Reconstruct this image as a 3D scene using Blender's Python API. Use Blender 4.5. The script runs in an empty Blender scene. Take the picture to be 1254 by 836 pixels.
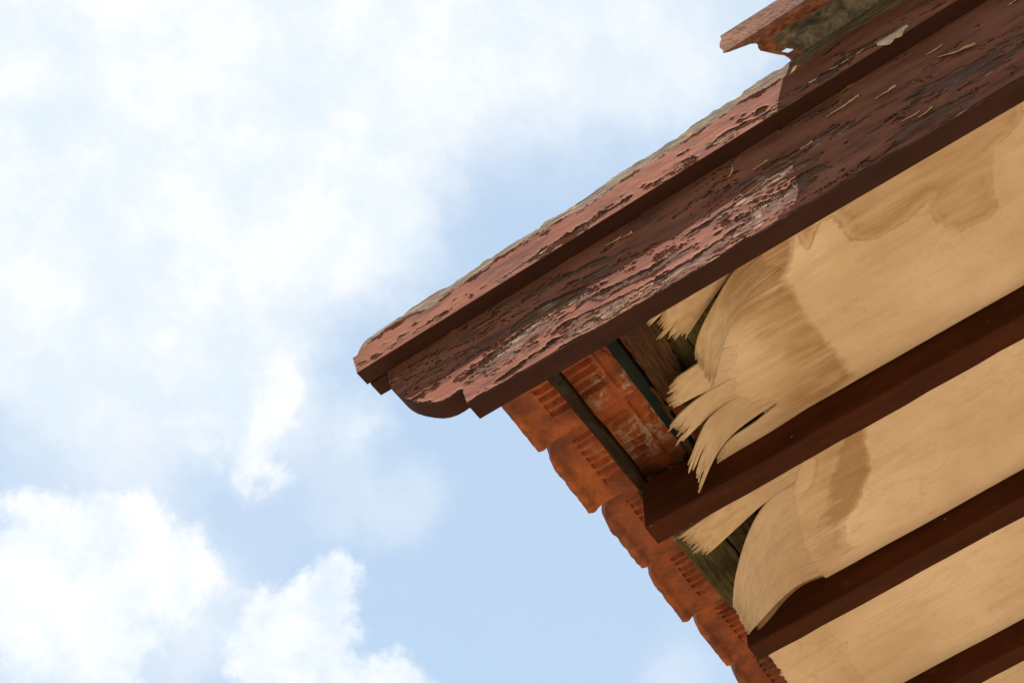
import bpy, math, random
import numpy as np
from mathutils import Matrix, Vector

random.seed(4)
C = bpy.context.scene.collection
scene = bpy.context.scene

# ------------------------------------------------------------------ camera, sky, sun, exposure
IMG_W, IMG_H, FPX = 1254.0, 836.0, 2227.2          # photograph size and focal length in its pixels
PITCH, ROLL, HEAD, SLOPE = [math.radians(v) for v in (37.957, 1.729, 28.159, 18.649)]
DIST = 3.1                                         # metres from the lens to the lower corner of the bargeboard
EYE = np.array([0.0, 0.0, 1.6])
fwd = np.array([0, math.cos(PITCH), math.sin(PITCH)])
rgt0 = np.array([1.0, 0, 0]); up0 = np.cross(rgt0, fwd)
rgt = rgt0 * math.cos(ROLL) + up0 * math.sin(ROLL); upv = np.cross(rgt, fwd)
RC = np.stack([rgt, upv, -fwd], 1)
# roof frame: a = up the rake, b = along the eave into the house, c = square to the roof slope
vb = np.array([math.sin(HEAD), math.cos(HEAD), 0.0])
va = np.array([math.cos(HEAD), -math.sin(HEAD), 0.0]) * math.cos(SLOPE) + np.array([0, 0, math.sin(SLOPE)])
vc = np.cross(va, vb)
MF = np.stack([va, vb, vc])
def ray(px, py): return RC @ np.array([px - IMG_W / 2, -(py - IMG_H / 2), -FPX])
_d = ray(572, 495)
ORI = EYE + _d / np.linalg.norm(_d) * DIST         # world position of the corner, a = b = c = 0
def hit(px, py, axis, val):                        # where the sight line meets the roof-frame plane axis = val
    d = MF @ ray(px, py); o = MF @ (EYE - ORI)
    return o + d * ((val - o[axis]) / d[axis])
ROOF_M = Matrix(((va[0], vb[0], vc[0], ORI[0]), (va[1], vb[1], vc[1], ORI[1]), (va[2], vb[2], vc[2], ORI[2]), (0, 0, 0, 1)))

cam = bpy.data.cameras.new('camera'); cam_o = bpy.data.objects.new('camera', cam); C.objects.link(cam_o)
cam.sensor_width = 36; cam.lens = FPX / IMG_W * 36; cam.clip_start = 0.05; cam.clip_end = 20000
cam_o.matrix_world = Matrix(((RC[0][0], RC[0][1], RC[0][2], EYE[0]), (RC[1][0], RC[1][1], RC[1][2], EYE[1]), (RC[2][0], RC[2][1], RC[2][2], EYE[2]), (0, 0, 0, 1)))
scene.camera = cam_o

SUN_TRAVEL = Vector((0.231, 0.295, -0.927)).normalized()
sun = bpy.data.lights.new('sun', 'SUN'); sun.energy = 5.0; sun.angle = math.radians(0.53); sun.color = (1.0, 0.955, 0.89)
sun_o = bpy.data.objects.new('sun', sun); C.objects.link(sun_o)
sun_o.rotation_euler = SUN_TRAVEL.to_track_quat('-Z', 'Y').to_euler(); sun_o.location = (-3, -4, 12)

scene.view_settings.view_transform = 'Standard'; scene.view_settings.look = 'None'
scene.view_settings.gamma = 1.0; scene.view_settings.use_curve_mapping = False
scene.view_settings.exposure = 1.35
scene.cycles.max_bounces = 6; scene.cycles.diffuse_bounces = 4; scene.cycles.use_denoising = True

class NT:                                          # small node-tree helper
    def __init__(s, nt): s.nt = nt; nt.nodes.clear()
    def n(s, t, ins=None, **kw):
        nd = s.nt.nodes.new(t)
        for k, v in kw.items(): setattr(nd, k, v)
        for k, v in (ins or {}).items():
            if hasattr(v, 'is_output'): s.nt.links.new(v, nd.inputs[k])
            else: nd.inputs[k].default_value = v
        return nd
    def m(s, op, a, b=None, c=None, clamp=False):
        ins = {0: a}
        if b is not None: ins[1] = b
        if c is not None: ins[2] = c
        nd = s.n('ShaderNodeMath', ins, operation=op); nd.use_clamp = clamp; return nd.outputs[0]
    def vm(s, op, a, b=None):
        ins = {0: a}
        if b is not None: ins[1] = b
        nd = s.n('ShaderNodeVectorMath', ins, operation=op)
        return nd.outputs['Value'] if op in ('DISTANCE', 'LENGTH', 'DOT_PRODUCT') else nd.outputs[0]
    def noise(s, vec, scale, detail=4, rough=.55, out='Fac', dist=0.0):
        return s.n('ShaderNodeTexNoise', {'Vector': vec, 'Scale': scale, 'Detail': detail, 'Roughness': rough, 'Distortion': dist}).outputs[out]
    def ramp(s, f, lo, hi, a=0.0, b=1.0, smooth=True):
        nd = s.n('ShaderNodeMapRange', {0: f, 1: lo, 2: hi, 3: a, 4: b}, interpolation_type='SMOOTHSTEP' if smooth else 'LINEAR'); return nd.outputs[0]
    def mix(s, f, a, b, mode='MIX'):
        nd = s.nt.nodes.new('ShaderNodeMix'); nd.data_type = 'RGBA'; nd.blend_type = mode
        for k, v in ((0, f), (6, a), (7, b)):
            if hasattr(v, 'is_output'): s.nt.links.new(v, nd.inputs[k])
            else: nd.inputs[k].default_value = v if k == 0 or len(v) == 4 else (*v, 1)
        return nd.outputs[2]
    def map(s, vec, scale=(1, 1, 1), loc=(0, 0, 0), rot=(0, 0, 0)):
        return s.n('ShaderNodeMapping', {'Vector': vec, 'Scale': scale, 'Location': loc, 'Rotation': rot}).outputs[0]

world = bpy.data.worlds.new('World'); scene.world = world; world.use_nodes = True
def build_sky():
    t = NT(world.node_tree)
    sky = t.n('ShaderNodeTexSky', sky_type='NISHITA', sun_disc=False)
    s = -SUN_TRAVEL
    sky.sun_elevation = math.asin(s.z); sky.sun_rotation = math.atan2(s.x, s.y)
    sky.air_density = 1.0; sky.dust_density = 1.0; sky.ozone_density = 1.0
    d = t.n('ShaderNodeTexCoord').outputs['Generated']
    # cumulus: soft balls of cloud, edges broken up by turbulent noise; the noise itself covers the whole sky
    w1 = t.noise(d, 9.0, 7, .62, 'Color'); w1 = t.vm('SUBTRACT', w1, (.5, .5, .5))
    wv = t.n('ShaderNodeVectorMath', {0: w1, 'Scale': .085}, operation='SCALE').outputs[0]
    w2 = t.noise(d, 34.0, 6, .6, 'Color'); w2 = t.vm('SUBTRACT', w2, (.5, .5, .5))
    w2 = t.n('ShaderNodeVectorMath', {0: w2, 'Scale': .030}, operation='SCALE').outputs[0]
    dw = t.vm('ADD', t.vm('ADD', d, wv), w2)
    def dirv(px, py):
        v = ray(px, py); v = v / np.linalg.norm(v); return tuple(v)
    K = 1.0 / FPX
    def union(balls, vec):
        f = None
        for px, py, rad, k in balls:
            q = t.ramp(t.vm('DISTANCE', vec, dirv(px, py)), 0.0, rad * K * 1.9, k, 0.0)
            f = q if f is None else t.m('SUBTRACT', t.m('ADD', f, q), t.m('MULTIPLY', f, q))
        return f
    # heaps of cumulus (photo x, y, radius in px, weight): soft field + turbulence, then a fairly crisp edge
    cum = union([(140, 700, 80, .95), (50, 735, 95, .95), (222, 705, 50, .9), (150, 640, 34, .7), (10, 690, 60, .8), (120, 800, 70, .7),
                 (345, 800, 62, .95), (395, 755, 50, .95), (408, 702, 34, .85), (335, 752, 36, .8), (440, 835, 50, .85), (510, 830, 36, .8)
                 ], t.vm('ADD', d, t.n('ShaderNodeVectorMath', {0: w1, 'Scale': .035}, operation='SCALE').outputs[0]))
    tb1 = t.noise(d, 30.0, 10, .66); tb2 = t.noise(d, 95.0, 7, .62)
    fld = t.m('ADD', cum, t.m('ADD', t.m('MULTIPLY', t.m('SUBTRACT', tb1, .5), 1.45), t.m('MULTIPLY', t.m('SUBTRACT', tb2, .5), .42)))
    ccov = t.m('MULTIPLY', t.m('MULTIPLY', t.ramp(fld, .30, .74), .94), t.ramp(cum, .08, .35))
    puff = union([(325, 446, 30, .85), (340, 485, 34, .85), (318, 540, 38, .85), (300, 500, 46, .7), (270, 530, 60, .55), (245, 470, 70, .5), (290, 430, 40, .5), (455, 498, 26, .6)], dw)
    pcov = t.ramp(t.m('ADD', puff, t.m('MULTIPLY', t.m('SUBTRACT', tb1, .5), 1.3)), .28, .95)
    pcov = t.m('MULTIPLY', pcov, t.ramp(puff, .05, .7, 0, .75))
    # thin bright veil over the upper sky and its thinner spread elsewhere
    vl = union([(390, 150, 130, .9), (250, 100, 190, .9), (330, 0, 190, .9), (90, 230, 190, .85), (440, 260, 90, .8), (40, 60, 190, .8), (20, 330, 130, .8), (560, -10, 130, .85),
                (740, -20, 160, .85), (880, 60, 110, .5), (620, 180, 130, .22), (520, 330, 90, .3), (200, 430, 180, .70), (90, 480, 120, .45), (300, 340, 120, .6), (320, 490, 60, .75), (430, 590, 80, .5), (530, 620, 60, .4), (450, 500, 40, .55), (60, 800, 150, .7), (270, 760, 90, .55), (820, 845, 90, .5)], dw)
    vcov = t.m('MULTIPLY', t.ramp(t.m('ADD', vl, t.m('MULTIPLY', t.m('SUBTRACT', t.noise(dw, 6.5, 7, .6), .5), .55)), .16, .95, .03, .95), 1.0)
    gen = t.ramp(t.noise(t.map(d, (1, 1, 1.6)), 3.1, 9, .6, dist=.4), .50, .74, 0, .35)
    shade = t.ramp(t.m('ADD', t.m('MULTIPLY', t.noise(dw, 15.0, 7, .6), .6), t.m('MULTIPLY', tb1, .4)), .36, .62)
    bright = t.mix(shade, (4.6, 5.25, 5.9, 1), (6.15, 6.25, 6.35, 1))      # cumulus: bluish shaded folds, bright heads
    thin = t.mix(shade, (4.95, 5.5, 5.9, 1), (6.0, 6.1, 6.2, 1))
    haze = t.mix(.70, sky.outputs[0], (3.85, 4.95, 6.2, 1))                  # humid, milky tropical blue
    col = t.mix(t.m('MAXIMUM', vcov, gen), haze, thin)
    col = t.mix(t.m('MAXIMUM', ccov, pcov), col, bright)
    bg = t.n('ShaderNodeBackground', {'Color': col, 'Strength': 0.0666})
    o = t.n('ShaderNodeOutputWorld'); t.nt.links.new(bg.outputs[0], o.inputs[0])
build_sky()

# ------------------------------------------------------------------ materials
def material(name, fn, rough=.7, spec=.3):
    m = bpy.data.materials.new(name); m.use_nodes = True
    t = NT(m.node_tree)
    p = t.n('ShaderNodeBsdfPrincipled', {'Roughness': rough, 'Specular IOR Level': spec})
    o = t.n('ShaderNodeOutputMaterial'); t.nt.links.new(p.outputs[0], o.inputs[0])
    t.obj = t.n('ShaderNodeTexCoord').outputs['Object']
    r = fn(t)
    t.nt.links.new(r['col'], p.inputs['Base Color'])
    if 'rough' in r: t.nt.links.new(r['rough'], p.inputs['Roughness'])
    if 'metal' in r: t.nt.links.new(r['metal'], p.inputs['Metallic'])
    if 'h' in r:
        b = t.n('ShaderNodeBump', {'Height': r['h'], 'Strength': r.get('bs', .6), 'Distance': r.get('bd', .003)})
        t.nt.links.new(b.outputs[0], p.inputs['Normal'])
    return m

def f_paint(t):                                    # chalky, faded red-brown house paint
    big = t.noise(t.map(t.obj, (2.2, 6, 9)), 2.0, 5)
    fine = t.noise(t.map(t.obj, (14, 60, 90)), 2.0, 5, .65)
    dirt = t.ramp(t.noise(t.map(t.obj, (5, 20, 34), (3.1, 0, 1.7)), 1.6, 6, .62), .46, .68)
    c = t.mix(t.ramp(big, .3, .7), (.128, .041, .025), (.205, .074, .044))
    c = t.mix(t.m('MULTIPLY', t.ramp(fine, .4, .75), .35), c, (.23, .092, .060))
    c = t.mix(t.m('MULTIPLY', dirt, .75), c, (.06, .028, .023))
    crk = t.ramp(t.noise(t.map(t.obj, (16, 60, 240), (1, 0, 7)), 1.5, 5, .6), .66, .70)
    c = t.mix(t.m('MULTIPLY', crk, .75), c, (.03, .016, .013))
    return dict(col=c, h=t.m('ADD', fine, t.m('MULTIPLY', big, 2.0)), bs=.35, bd=.002, rough=t.ramp(fine, .3, .8, .7, .9))
def f_paint_under(t):                              # a much darker tone of the paint, for all faces but the front
    big = t.noise(t.map(t.obj, (2.5, 9, 9)), 2.2, 5)
    fine = t.noise(t.map(t.obj, (20, 90, 90)), 2.0, 4, .6)
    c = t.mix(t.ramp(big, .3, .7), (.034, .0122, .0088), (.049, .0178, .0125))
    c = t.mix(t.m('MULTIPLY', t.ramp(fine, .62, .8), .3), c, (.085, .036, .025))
    return dict(col=c, h=fine, bs=.25, bd=.0015)
def f_rafter(t):
    big = t.noise(t.map(t.obj, (1.6, 12, 12)), 2.5, 5)
    fine = t.noise(t.map(t.obj, (9, 120, 120)), 1.5, 5, .62)
    c = t.mix(t.ramp(big, .3, .7), (.040, .0098, .0034), (.066, .0155, .005))
    c = t.mix(t.m('MULTIPLY', t.ramp(fine, .55, .8), .4), c, (.024, .008, .004))
    chk = t.ramp(t.noise(t.map(t.obj, (3.5, 160, 160), (0, 3, 1)), 1.6, 5, .6), .67, .71)
    c = t.mix(t.m('MULTIPLY', chk, .6), c, (.012, .006, .004))
    dst = t.ramp(t.noise(t.map(t.obj, (9, 30, 30), (5, 0, 0)), 1.8, 6, .68), .60, .74)
    c = t.mix(t.m('MULTIPLY', dst, .4), c, (.16, .075, .04))
    spk = t.ramp(t.noise(t.map(t.obj, (60, 90, 90)), 1.0, 2, .5), .735, .765)
    c = t.mix(t.m('MULTIPLY', spk, .5), c, (.32, .2, .12))
    return dict(col=c, h=fine, bs=.35, bd=.002, rough=t.ramp(big, .3, .7, .5, .7))
def f_oldwood(t):                                  # bare weathered board: grey brown with pale dry streaks
    g = t.noise(t.map(t.obj, (6, 80, 230)), 1.6, 6, .65)
    g2 = t.noise(t.map(t.obj, (22, 160, 420), (2, 0, 5)), 1.2, 5, .65)
    big = t.noise(t.map(t.obj, (3, 10, 16)), 2.0, 4)
    c = t.mix(t.ramp(g, .3, .7), (.075, .036, .027), (.155, .080, .058))
    pale = t.m('MULTIPLY', t.ramp(g2, .53, .59), t.ramp(big, .47, .58))
    c = t.mix(t.m('MULTIPLY', pale, .75), c, (.50, .36, .23))
    c = t.mix(t.m('MULTIPLY', t.ramp(g2, .42, .33), .6), c, (.035, .022, .019))
    return dict(col=c, h=t.m('ADD', g, g2), bs=.8, bd=.003)
def f_greywood(t):                                 # bleached top edge with lichen, rust and black crust
    g = t.noise(t.map(t.obj, (9, 60, 150)), 1.8, 6, .66)
    big = t.noise(t.map(t.obj, (9, 14, 20)), 1.7, 5, .6)
    b2 = t.noise(t.map(t.obj, (16, 30, 40), (4, 1, 0)), 1.5, 5, .6)
    c = t.mix(t.ramp(g, .32, .68), (.06, .038, .025), (.23, .165, .11))
    c = t.mix(t.m('MULTIPLY', t.ramp(big, .5, .62), .8), c, (.10, .07, .05))
    c = t.mix(t.m('MULTIPLY', t.ramp(b2, .62, .68), .8), c, (.40, .13, .032))
    return dict(col=c, h=t.m('ADD', g, big), bs=.9, bd=.004)
def f_ply(t):
    st = t.n('ShaderNodeAttribute', attribute_name='stain').outputs['Fac']
    rim = t.n('ShaderNodeAttribute', attribute_name='rim').outputs['Fac']
    g = t.noise(t.map(t.obj, (7, 150, 40)), 1.3, 6, .62)
    wav = t.noise(t.map(t.obj, (2.2, 16, 6)), 1.6, 4, .5, dist=.6)
    fl = t.noise(t.map(t.obj, (120, 480, 100)), 1.0, 3, .6)
    big = t.noise(t.obj, 2.6, 4, .5)
    wv2 = t.noise(t.map(t.obj, (210, 60, 60)), 1.0, 4, .65)
    mo = t.noise(t.map(t.obj, (22, 34, 20)), 1.2, 5, .62)
    c = t.mix(t.ramp(big, .3, .7), (.58, .378, .225), (.78, .545, .365))
    c = t.mix(t.m('MULTIPLY', t.ramp(g, .45, .8), .30), c, (.48, .29, .145))
    c = t.mix(t.m('MULTIPLY', t.ramp(wav, .52, .66), .22), c, (.47, .27, .13))
    c = t.mix(t.m('MULTIPLY', t.ramp(fl, .58, .75), .18), c, (.42, .27, .15))
    c = t.mix(t.m('MULTIPLY', t.ramp(wv2, .5, .75), .16), c, (.45, .27, .14))
    c = t.mix(t.m('MULTIPLY', t.ramp(mo, .45, .72), .20), c, (.45, .265, .13))
    c = t.mix(t.m('MULTIPLY', st, t.ramp(g, .2, .8, .65, 1.0)), c, (.31, .15, .052))
    c = t.mix(t.m('MULTIPLY', rim, t.ramp(wav, .2, .8, .5, 1.0)), c, (.24, .10, .03))
    pore = t.ramp(t.noise(t.map(t.obj, (26, 620, 200), (0, 4, 0)), 1.0, 3, .6), .70, .76)
    c = t.mix(t.m('MULTIPLY', pore, .35), c, (.22, .12, .055))
    ring = t.noise(t.map(t.obj, (3.2, 5.5, 3), (7, 2, 0)), 1.5, 5, .55)
    tide = t.m('SUBTRACT', 1.0, t.ramp(t.m('ABSOLUTE', t.m('SUBTRACT', ring, .60)), .0, .012))
    c = t.mix(t.m('MULTIPLY', tide, .16), c, (.33, .18, .08))
    return dict(col=c, h=t.m('ADD', g, fl), bs=.22, bd=.0015)
def f_splint(t):                                   # torn veneer: as the sheet at its root, fibrous towards the tip
    base = f_ply(t)['col']
    uv = t.n('ShaderNodeAttribute', attribute_name='fibre').outputs['Vector']
    tip = t.n('ShaderNodeAttribute', attribute_name='tip').outputs['Fac']
    g = t.noise(t.map(uv, (2.5, 22, 1)), 1.7, 6, .68)
    g2 = t.noise(t.map(uv, (5, 80, 1)), 1.3, 4, .6)
    big = t.noise(t.map(uv, (2, 4, 1), (3, 3, 0)), 1.7, 3)
    k = t.ramp(tip, .15, .7)
    oi = t.n('ShaderNodeObjectInfo').outputs['Random']
    c = t.mix(t.m('MULTIPLY', k, .7), base, t.mix(t.ramp(big, .3, .7), t.mix(oi, (.62, .40, .26), (.58, .33, .15)), t.mix(oi, (.72, .51, .35), (.74, .52, .32))))
    c = t.mix(t.m('MULTIPLY', k, t.m('MULTIPLY', t.ramp(g, .46, .72), .32)), c, (.44, .24, .11))
    c = t.mix(t.m('MULTIPLY', k, t.m('MULTIPLY', t.ramp(g2, .60, .72), .5)), c, (.17, .085, .04))
    brn = t.m('MULTIPLY', t.ramp(tip, .72, 1.0), t.ramp(t.noise(t.map(uv, (4, 14, 1), (2, 9, 0)), 1.5, 5, .65), .38, .62))
    c = t.mix(t.m('MULTIPLY', brn, .55), c, (.26, .14, .07))
    return dict(col=c, h=t.m('ADD', g, g2), bs=.6, bd=.003)
def f_inner(t):                                    # the darker inner layers of the sheet
    uv = t.n('ShaderNodeAttribute', attribute_name='fibre').outputs['Vector']
    g = t.noise(t.map(uv, (2.5, 30, 1)), 1.7, 6, .68); big = t.noise(t.map(uv, (2, 4, 1)), 1.5, 3)
    c = t.mix(t.ramp(g, .3, .7), (.13, .065, .03), (.36, .20, .095))
    c = t.mix(t.m('MULTIPLY', t.ramp(big, .5, .7), .5), c, (.10, .065, .04))
    return dict(col=c, h=g, bs=.8, bd=.003)
def f_tile(t):
    oi = t.n('ShaderNodeObjectInfo').outputs['Random']
    off = t.n('ShaderNodeCombineXYZ', {0: t.m('MULTIPLY', oi, 7.0), 1: t.m('MULTIPLY', oi, 3.0), 2: 0.0}).outputs[0]
    v = t.vm('ADD', t.obj, off)
    big = t.noise(v, 9, 5, .6); fine = t.noise(v, 60, 5, .65)
    c = t.mix(t.ramp(big, .3, .7), (.16, .036, .015), (.62, .145, .028))
    c = t.mix(t.m('MULTIPLY', t.ramp(fine, .5, .8), .4), c, (.13, .042, .024))
    sep = t.n('ShaderNodeSeparateXYZ', {0: t.obj})
    grime = t.ramp(t.noise(v, 9, 6, .62), .50, .70)
    c = t.mix(t.m('MULTIPLY', oi, .6), c, (.15, .042, .022))
    c = t.mix(t.m('MULTIPLY', grime, .55), c, (.09, .032, .018))
    low = t.ramp(sep.outputs[0], .085, .0, 0, 1)
    lich = t.m('MULTIPLY', low, t.ramp(t.noise(v, 28, 6, .7), .42, .62))
    c = t.mix(t.m('MULTIPLY', lich, .5), c, (.05, .028, .018))
    pale = t.m('MULTIPLY', t.ramp(t.noise(v, 38, 7, .72), .49, .57), t.ramp(t.noise(v, 8, 3), .46, .58))
    far = t.ramp(sep.outputs[0], .05, .18)
    c = t.mix(t.m('MULTIPLY', t.m('MULTIPLY', pale, far), .75), c, (.46, .33, .22))
    return dict(col=c, h=t.m('ADD', fine, big), bs=.6, bd=.004, rough=t.ramp(fine, .3, .8, .7, .9))
def f_batten(t):
    g = t.noise(t.map(t.obj, (90, 7, 90)), 1.4, 6, .65); big = t.noise(t.obj, 14, 5, .6)
    c = t.mix(t.ramp(g, .3, .7), (.012, .0065, .004), (.040, .021, .011))
    c = t.mix(t.m('MULTIPLY', t.ramp(big, .52, .64), .5), c, (.05, .04, .03))
    return dict(col=c, h=t.m('ADD', g, big), bs=.9, bd=.004)
def f_rotten(t):
    g = t.noise(t.map(t.obj, (110, 8, 90)), 1.4, 6, .68); big = t.noise(t.obj, 16, 5, .6)
    blk = t.noise(t.map(t.obj, (40, 22, 40)), 1.5, 4, .6)
    c = t.mix(t.ramp(g, .3, .7), (.034, .014, .006), (.105, .047, .020))
    c = t.mix(t.m('MULTIPLY', t.ramp(blk, .52, .62), .6), c, (.05, .025, .014))
    return dict(col=c, h=t.m('ADD', g, big), bs=1.0, bd=.005)
def f_mossy(t):
    g = t.noise(t.map(t.obj, (100, 8, 90)), 1.4, 6, .66); big = t.noise(t.obj, 13, 6, .62)
    c = t.mix(t.ramp(g, .3, .7), (.035, .024, .011), (.13, .090, .040))
    c = t.mix(t.m('MULTIPLY', t.ramp(big, .5, .64), .7), c, (.095, .082, .026))
    c = t.mix(t.m('MULTIPLY', t.ramp(big, .44, .34), .6), c, (.03, .022, .013))
    return dict(col=c, h=t.m('ADD', g, big), bs=.9, bd=.004)
def f_green(t):
    big = t.noise(t.obj, 20, 5, .6)
    c = t.mix(t.ramp(big, .3, .75), (.005, .0095, .0065), (.011, .018, .0125))
    return dict(col=c, h=big, bs=.3, bd=.002)
def f_rust(t):                                     # outside: rust; uses object noise only
    a = t.noise(t.obj, 30, 7, .68); b = t.noise(t.obj, 130, 4, .6); o = t.noise(t.obj, 12, 4, .5)
    c = t.mix(t.ramp(a, .35, .68), (.12, .042, .024), (.27, .125, .075))
    c = t.mix(t.m('MULTIPLY', t.ramp(b, .5, .7), .4), c, (.10, .04, .026))
    c = t.mix(t.ramp(o, .66, .71), c, (.55, .17, .03))
    return dict(col=c, h=t.m('ADD', a, b), bs=.7, bd=.002, rough=t.ramp(a, .3, .7, .75, .92))
def f_galv(t):                                     # inside: dull galvanised sheet with rust bleeding in from the edges
    a = t.noise(t.obj, 26, 7, .68, dist=.6); b = t.noise(t.obj, 70, 5, .6); o = t.noise(t.obj, 14, 5, .55)
    e = t.n('ShaderNodeAttribute', attribute_name='edge').outputs['Fac']
    c = t.mix(t.ramp(a, .35, .68), (.035, .030, .025), (.21, .17, .125))
    c = t.mix(t.m('MULTIPLY', t.ramp(b, .48, .66), .6), c, (.07, .045, .028))
    rf = t.ramp(t.m('ADD', t.m('MULTIPLY', o, .9), t.m('MULTIPLY', e, .75)), .56, .88)
    c = t.mix(rf, c, t.mix(t.ramp(b, .35, .65), (.10, .03, .02), (.27, .10, .035)))
    return dict(col=c, h=t.m('ADD', a, b), bs=.5, bd=.002)
def f_flake(t):
    n = t.noise(t.obj, 90, 4, .6)
    return dict(col=t.mix(t.ramp(n, .35, .7), (.42, .27, .17), (.62, .47, .33)))
def f_ground(t):
    a = t.noise(t.obj, .35, 6, .6); b = t.noise(t.obj, 12, 6, .65)
    c = t.mix(t.ramp(a, .3, .7), (.055, .075, .026), (.10, .105, .045))
    c = t.mix(t.m('MULTIPLY', t.ramp(b, .45, .75), .4), c, (.12, .10, .06))
    return dict(col=c, h=b, bs=.6, bd=.03)
def f_paving(t):
    a = t.noise(t.obj, .8, 6, .6); b = t.noise(t.obj, 40, 5, .65)
    c = t.mix(t.ramp(a, .3, .7), (.270, .209, .142), (.325, .256, .178))
    c = t.mix(t.m('MULTIPLY', t.ramp(b, .5, .75), .25), c, (.24, .18, .125))
    return dict(col=c, h=b, bs=.3, bd=.004)
def f_wall(t):
    a = t.noise(t.obj, 2.2, 6, .6); b = t.noise(t.obj, 60, 4, .6)
    c = t.mix(t.ramp(a, .3, .7), (.60, .53, .42), (.72, .66, .55))
    return dict(col=c, h=b, bs=.3, bd=.003)
MAT = {k: material(k, f, **kw) for k, f, kw in [
    ('faded_paint', f_paint, dict(spec=.10)), ('dark_paint', f_paint_under, dict(rough=.75, spec=.08)), ('rafter_paint', f_rafter, dict(spec=.06)),
    ('bare_board', f_oldwood, dict(rough=.9, spec=.1)), ('bleached_edge', f_greywood, dict(rough=.9)), ('plywood', f_ply, dict(rough=.75, spec=.2)),
    ('torn_veneer', f_splint, dict(rough=.8, spec=.2)), ('inner_veneer', f_inner, dict(rough=.85, spec=.1)), ('clay', f_tile, {}), ('dark_batten', f_batten, dict(rough=.9, spec=.1)),
    ('rotten_wood', f_rotten, dict(rough=.9, spec=.1)), ('mossy_wood', f_mossy, dict(rough=.9, spec=.1)), ('green_paint', f_green, dict(rough=.6, spec=.1)),
    ('rusty_sheet', f_rust, {}), ('dull_zinc', f_galv, dict(rough=.6)), ('pale_flake', f_flake, dict(rough=.8)),
    ('lawn', f_ground, dict(rough=.95)), ('pale_concrete', f_paving, dict(rough=.9)), ('plaster', f_wall, dict(rough=.9))]}

# ------------------------------------------------------------------ mesh helpers
def mesh_obj(name, verts, faces, mats, parent=None, midx=None, smooth=False, attrs=None):
    me = bpy.data.meshes.new(name)
    me.from_pydata([tuple(map(float, v)) for v in verts], [], [tuple(map(int, f)) for f in faces])
    for m in (mats if isinstance(mats, (list, tuple)) else [mats]): me.materials.append(MAT[m])
    if midx is not None: me.polygons.foreach_set('material_index', np.asarray(midx, dtype=np.int32))
    if smooth: me.polygons.foreach_set('use_smooth', np.ones(len(me.polygons), dtype=bool))
    for k, v in (attrs or {}).items():
        v = np.asarray(v, dtype=np.float32)
        if v.ndim == 1:
            at = me.attributes.new(k, 'FLOAT', 'POINT'); at.data.foreach_set('value', v)
        else:
            at = me.attributes.new(k, 'FLOAT_VECTOR', 'POINT'); at.data.foreach_set('vector', v.ravel())
    me.update()
    o = bpy.data.objects.new(name, me); C.objects.link(o)
    if parent is not None: o.parent = parent
    return o

def hash2(ix, iy, seed):
    h = (ix.astype(np.int64) * 374761393 + iy.astype(np.int64) * 668265263 + seed * 974711) & 0x7fffffff
    h = ((h ^ (h >> 13)) * 1274126177) & 0x7fffffff
    return ((h ^ (h >> 16)) & 0xffff) / 65535.0
def vnoise(x, y, seed):
    ix = np.floor(x); iy = np.floor(y); fx = x - ix; fy = y - iy
    fx = fx * fx * (3 - 2 * fx); fy = fy * fy * (3 - 2 * fy)
    a = hash2(ix, iy, seed); b = hash2(ix + 1, iy, seed); c = hash2(ix, iy + 1, seed); d = hash2(ix + 1, iy + 1, seed)
    return (a * (1 - fx) + b * fx) * (1 - fy) + (c * (1 - fx) + d * fx) * fy
def fbm(x, y, seed, octaves=5, gain=.55):
    s = 0.0; k = 1.0; n = 0.0
    for i in range(octaves):
        s = s + k * vnoise(x * 2 ** i + 17.3 * i, y * 2 ** i + 5.1 * i, seed + i); n += k; k *= gain
    return s / n

def extrude_outline(name, pts_ac, b0, b1, mats, parent, front=0, rest=1):
    """board: outline in (a, c), extruded from the outer face b0 to the inner face b1"""
    n = len(pts_ac)
    v = [(a, b0, c) for a, c in pts_ac] + [(a, b1, c) for a, c in pts_ac]
    f = [tuple(range(n)), tuple(range(2 * n - 1, n - 1, -1))] + [(i, i + n, (i + 1) % n + n, (i + 1) % n) for i in range(n)]
    o = mesh_obj(name, v, f, mats, parent, [front] + [rest] * (n + 1))
    import bmesh
    bm = bmesh.new(); bm.from_mesh(o.data); bmesh.ops.recalc_face_normals(bm, faces=bm.faces); bm.to_mesh(o.data); bm.free()
    return o
def box(name, a, b, c, mat, parent, jit=0.0, seg=1, axis=0, seed=0, bevel=.002):
    """beam with slightly uneven edges: sections along one axis, each a chamfered rectangle"""
    rng = np.random.RandomState(seed)
    lo = [a[0], b[0], c[0]]; hi = [a[1], b[1], c[1]]
    o1, o2 = [i for i in range(3) if i != axis]
    V, F = [], []
    k = bevel
    for s in range(seg + 1):
        t = s / seg
        l1, h1 = lo[o1] + rng.uniform(-1, 1) * jit, hi[o1] + rng.uniform(-1, 1) * jit
        l2, h2 = lo[o2] + rng.uniform(-1, 1) * jit, hi[o2] + rng.uniform(-1, 1) * jit
        for u, w in [(l1 + k, l2), (h1 - k, l2), (h1, l2 + k), (h1, h2 - k), (h1 - k, h2), (l1 + k, h2), (l1, h2 - k), (l1, l2 + k)]:
            p = [0, 0, 0]; p[axis] = lo[axis] + (hi[axis] - lo[axis]) * t; p[o1] = u; p[o2] = w; V.append(p)
    for s in range(seg):
        for i in range(8):
            q = (i + 1) % 8; F.append((s * 8 + i, s * 8 + q, s * 8 + 8 + q, s * 8 + 8 + i))
    F.append(tuple(range(8))); F.append(tuple(seg * 8 + i for i in range(8)))
    o = mesh_obj(name, V, F, mat, parent)
    import bmesh
    bm = bmesh.new(); bm.from_mesh(o.data); bmesh.ops.recalc_face_normals(bm, faces=bm.faces); bm.to_mesh(o.data); bm.free()
    return o
def part_label(o, text): o['label'] = text; return o

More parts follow.
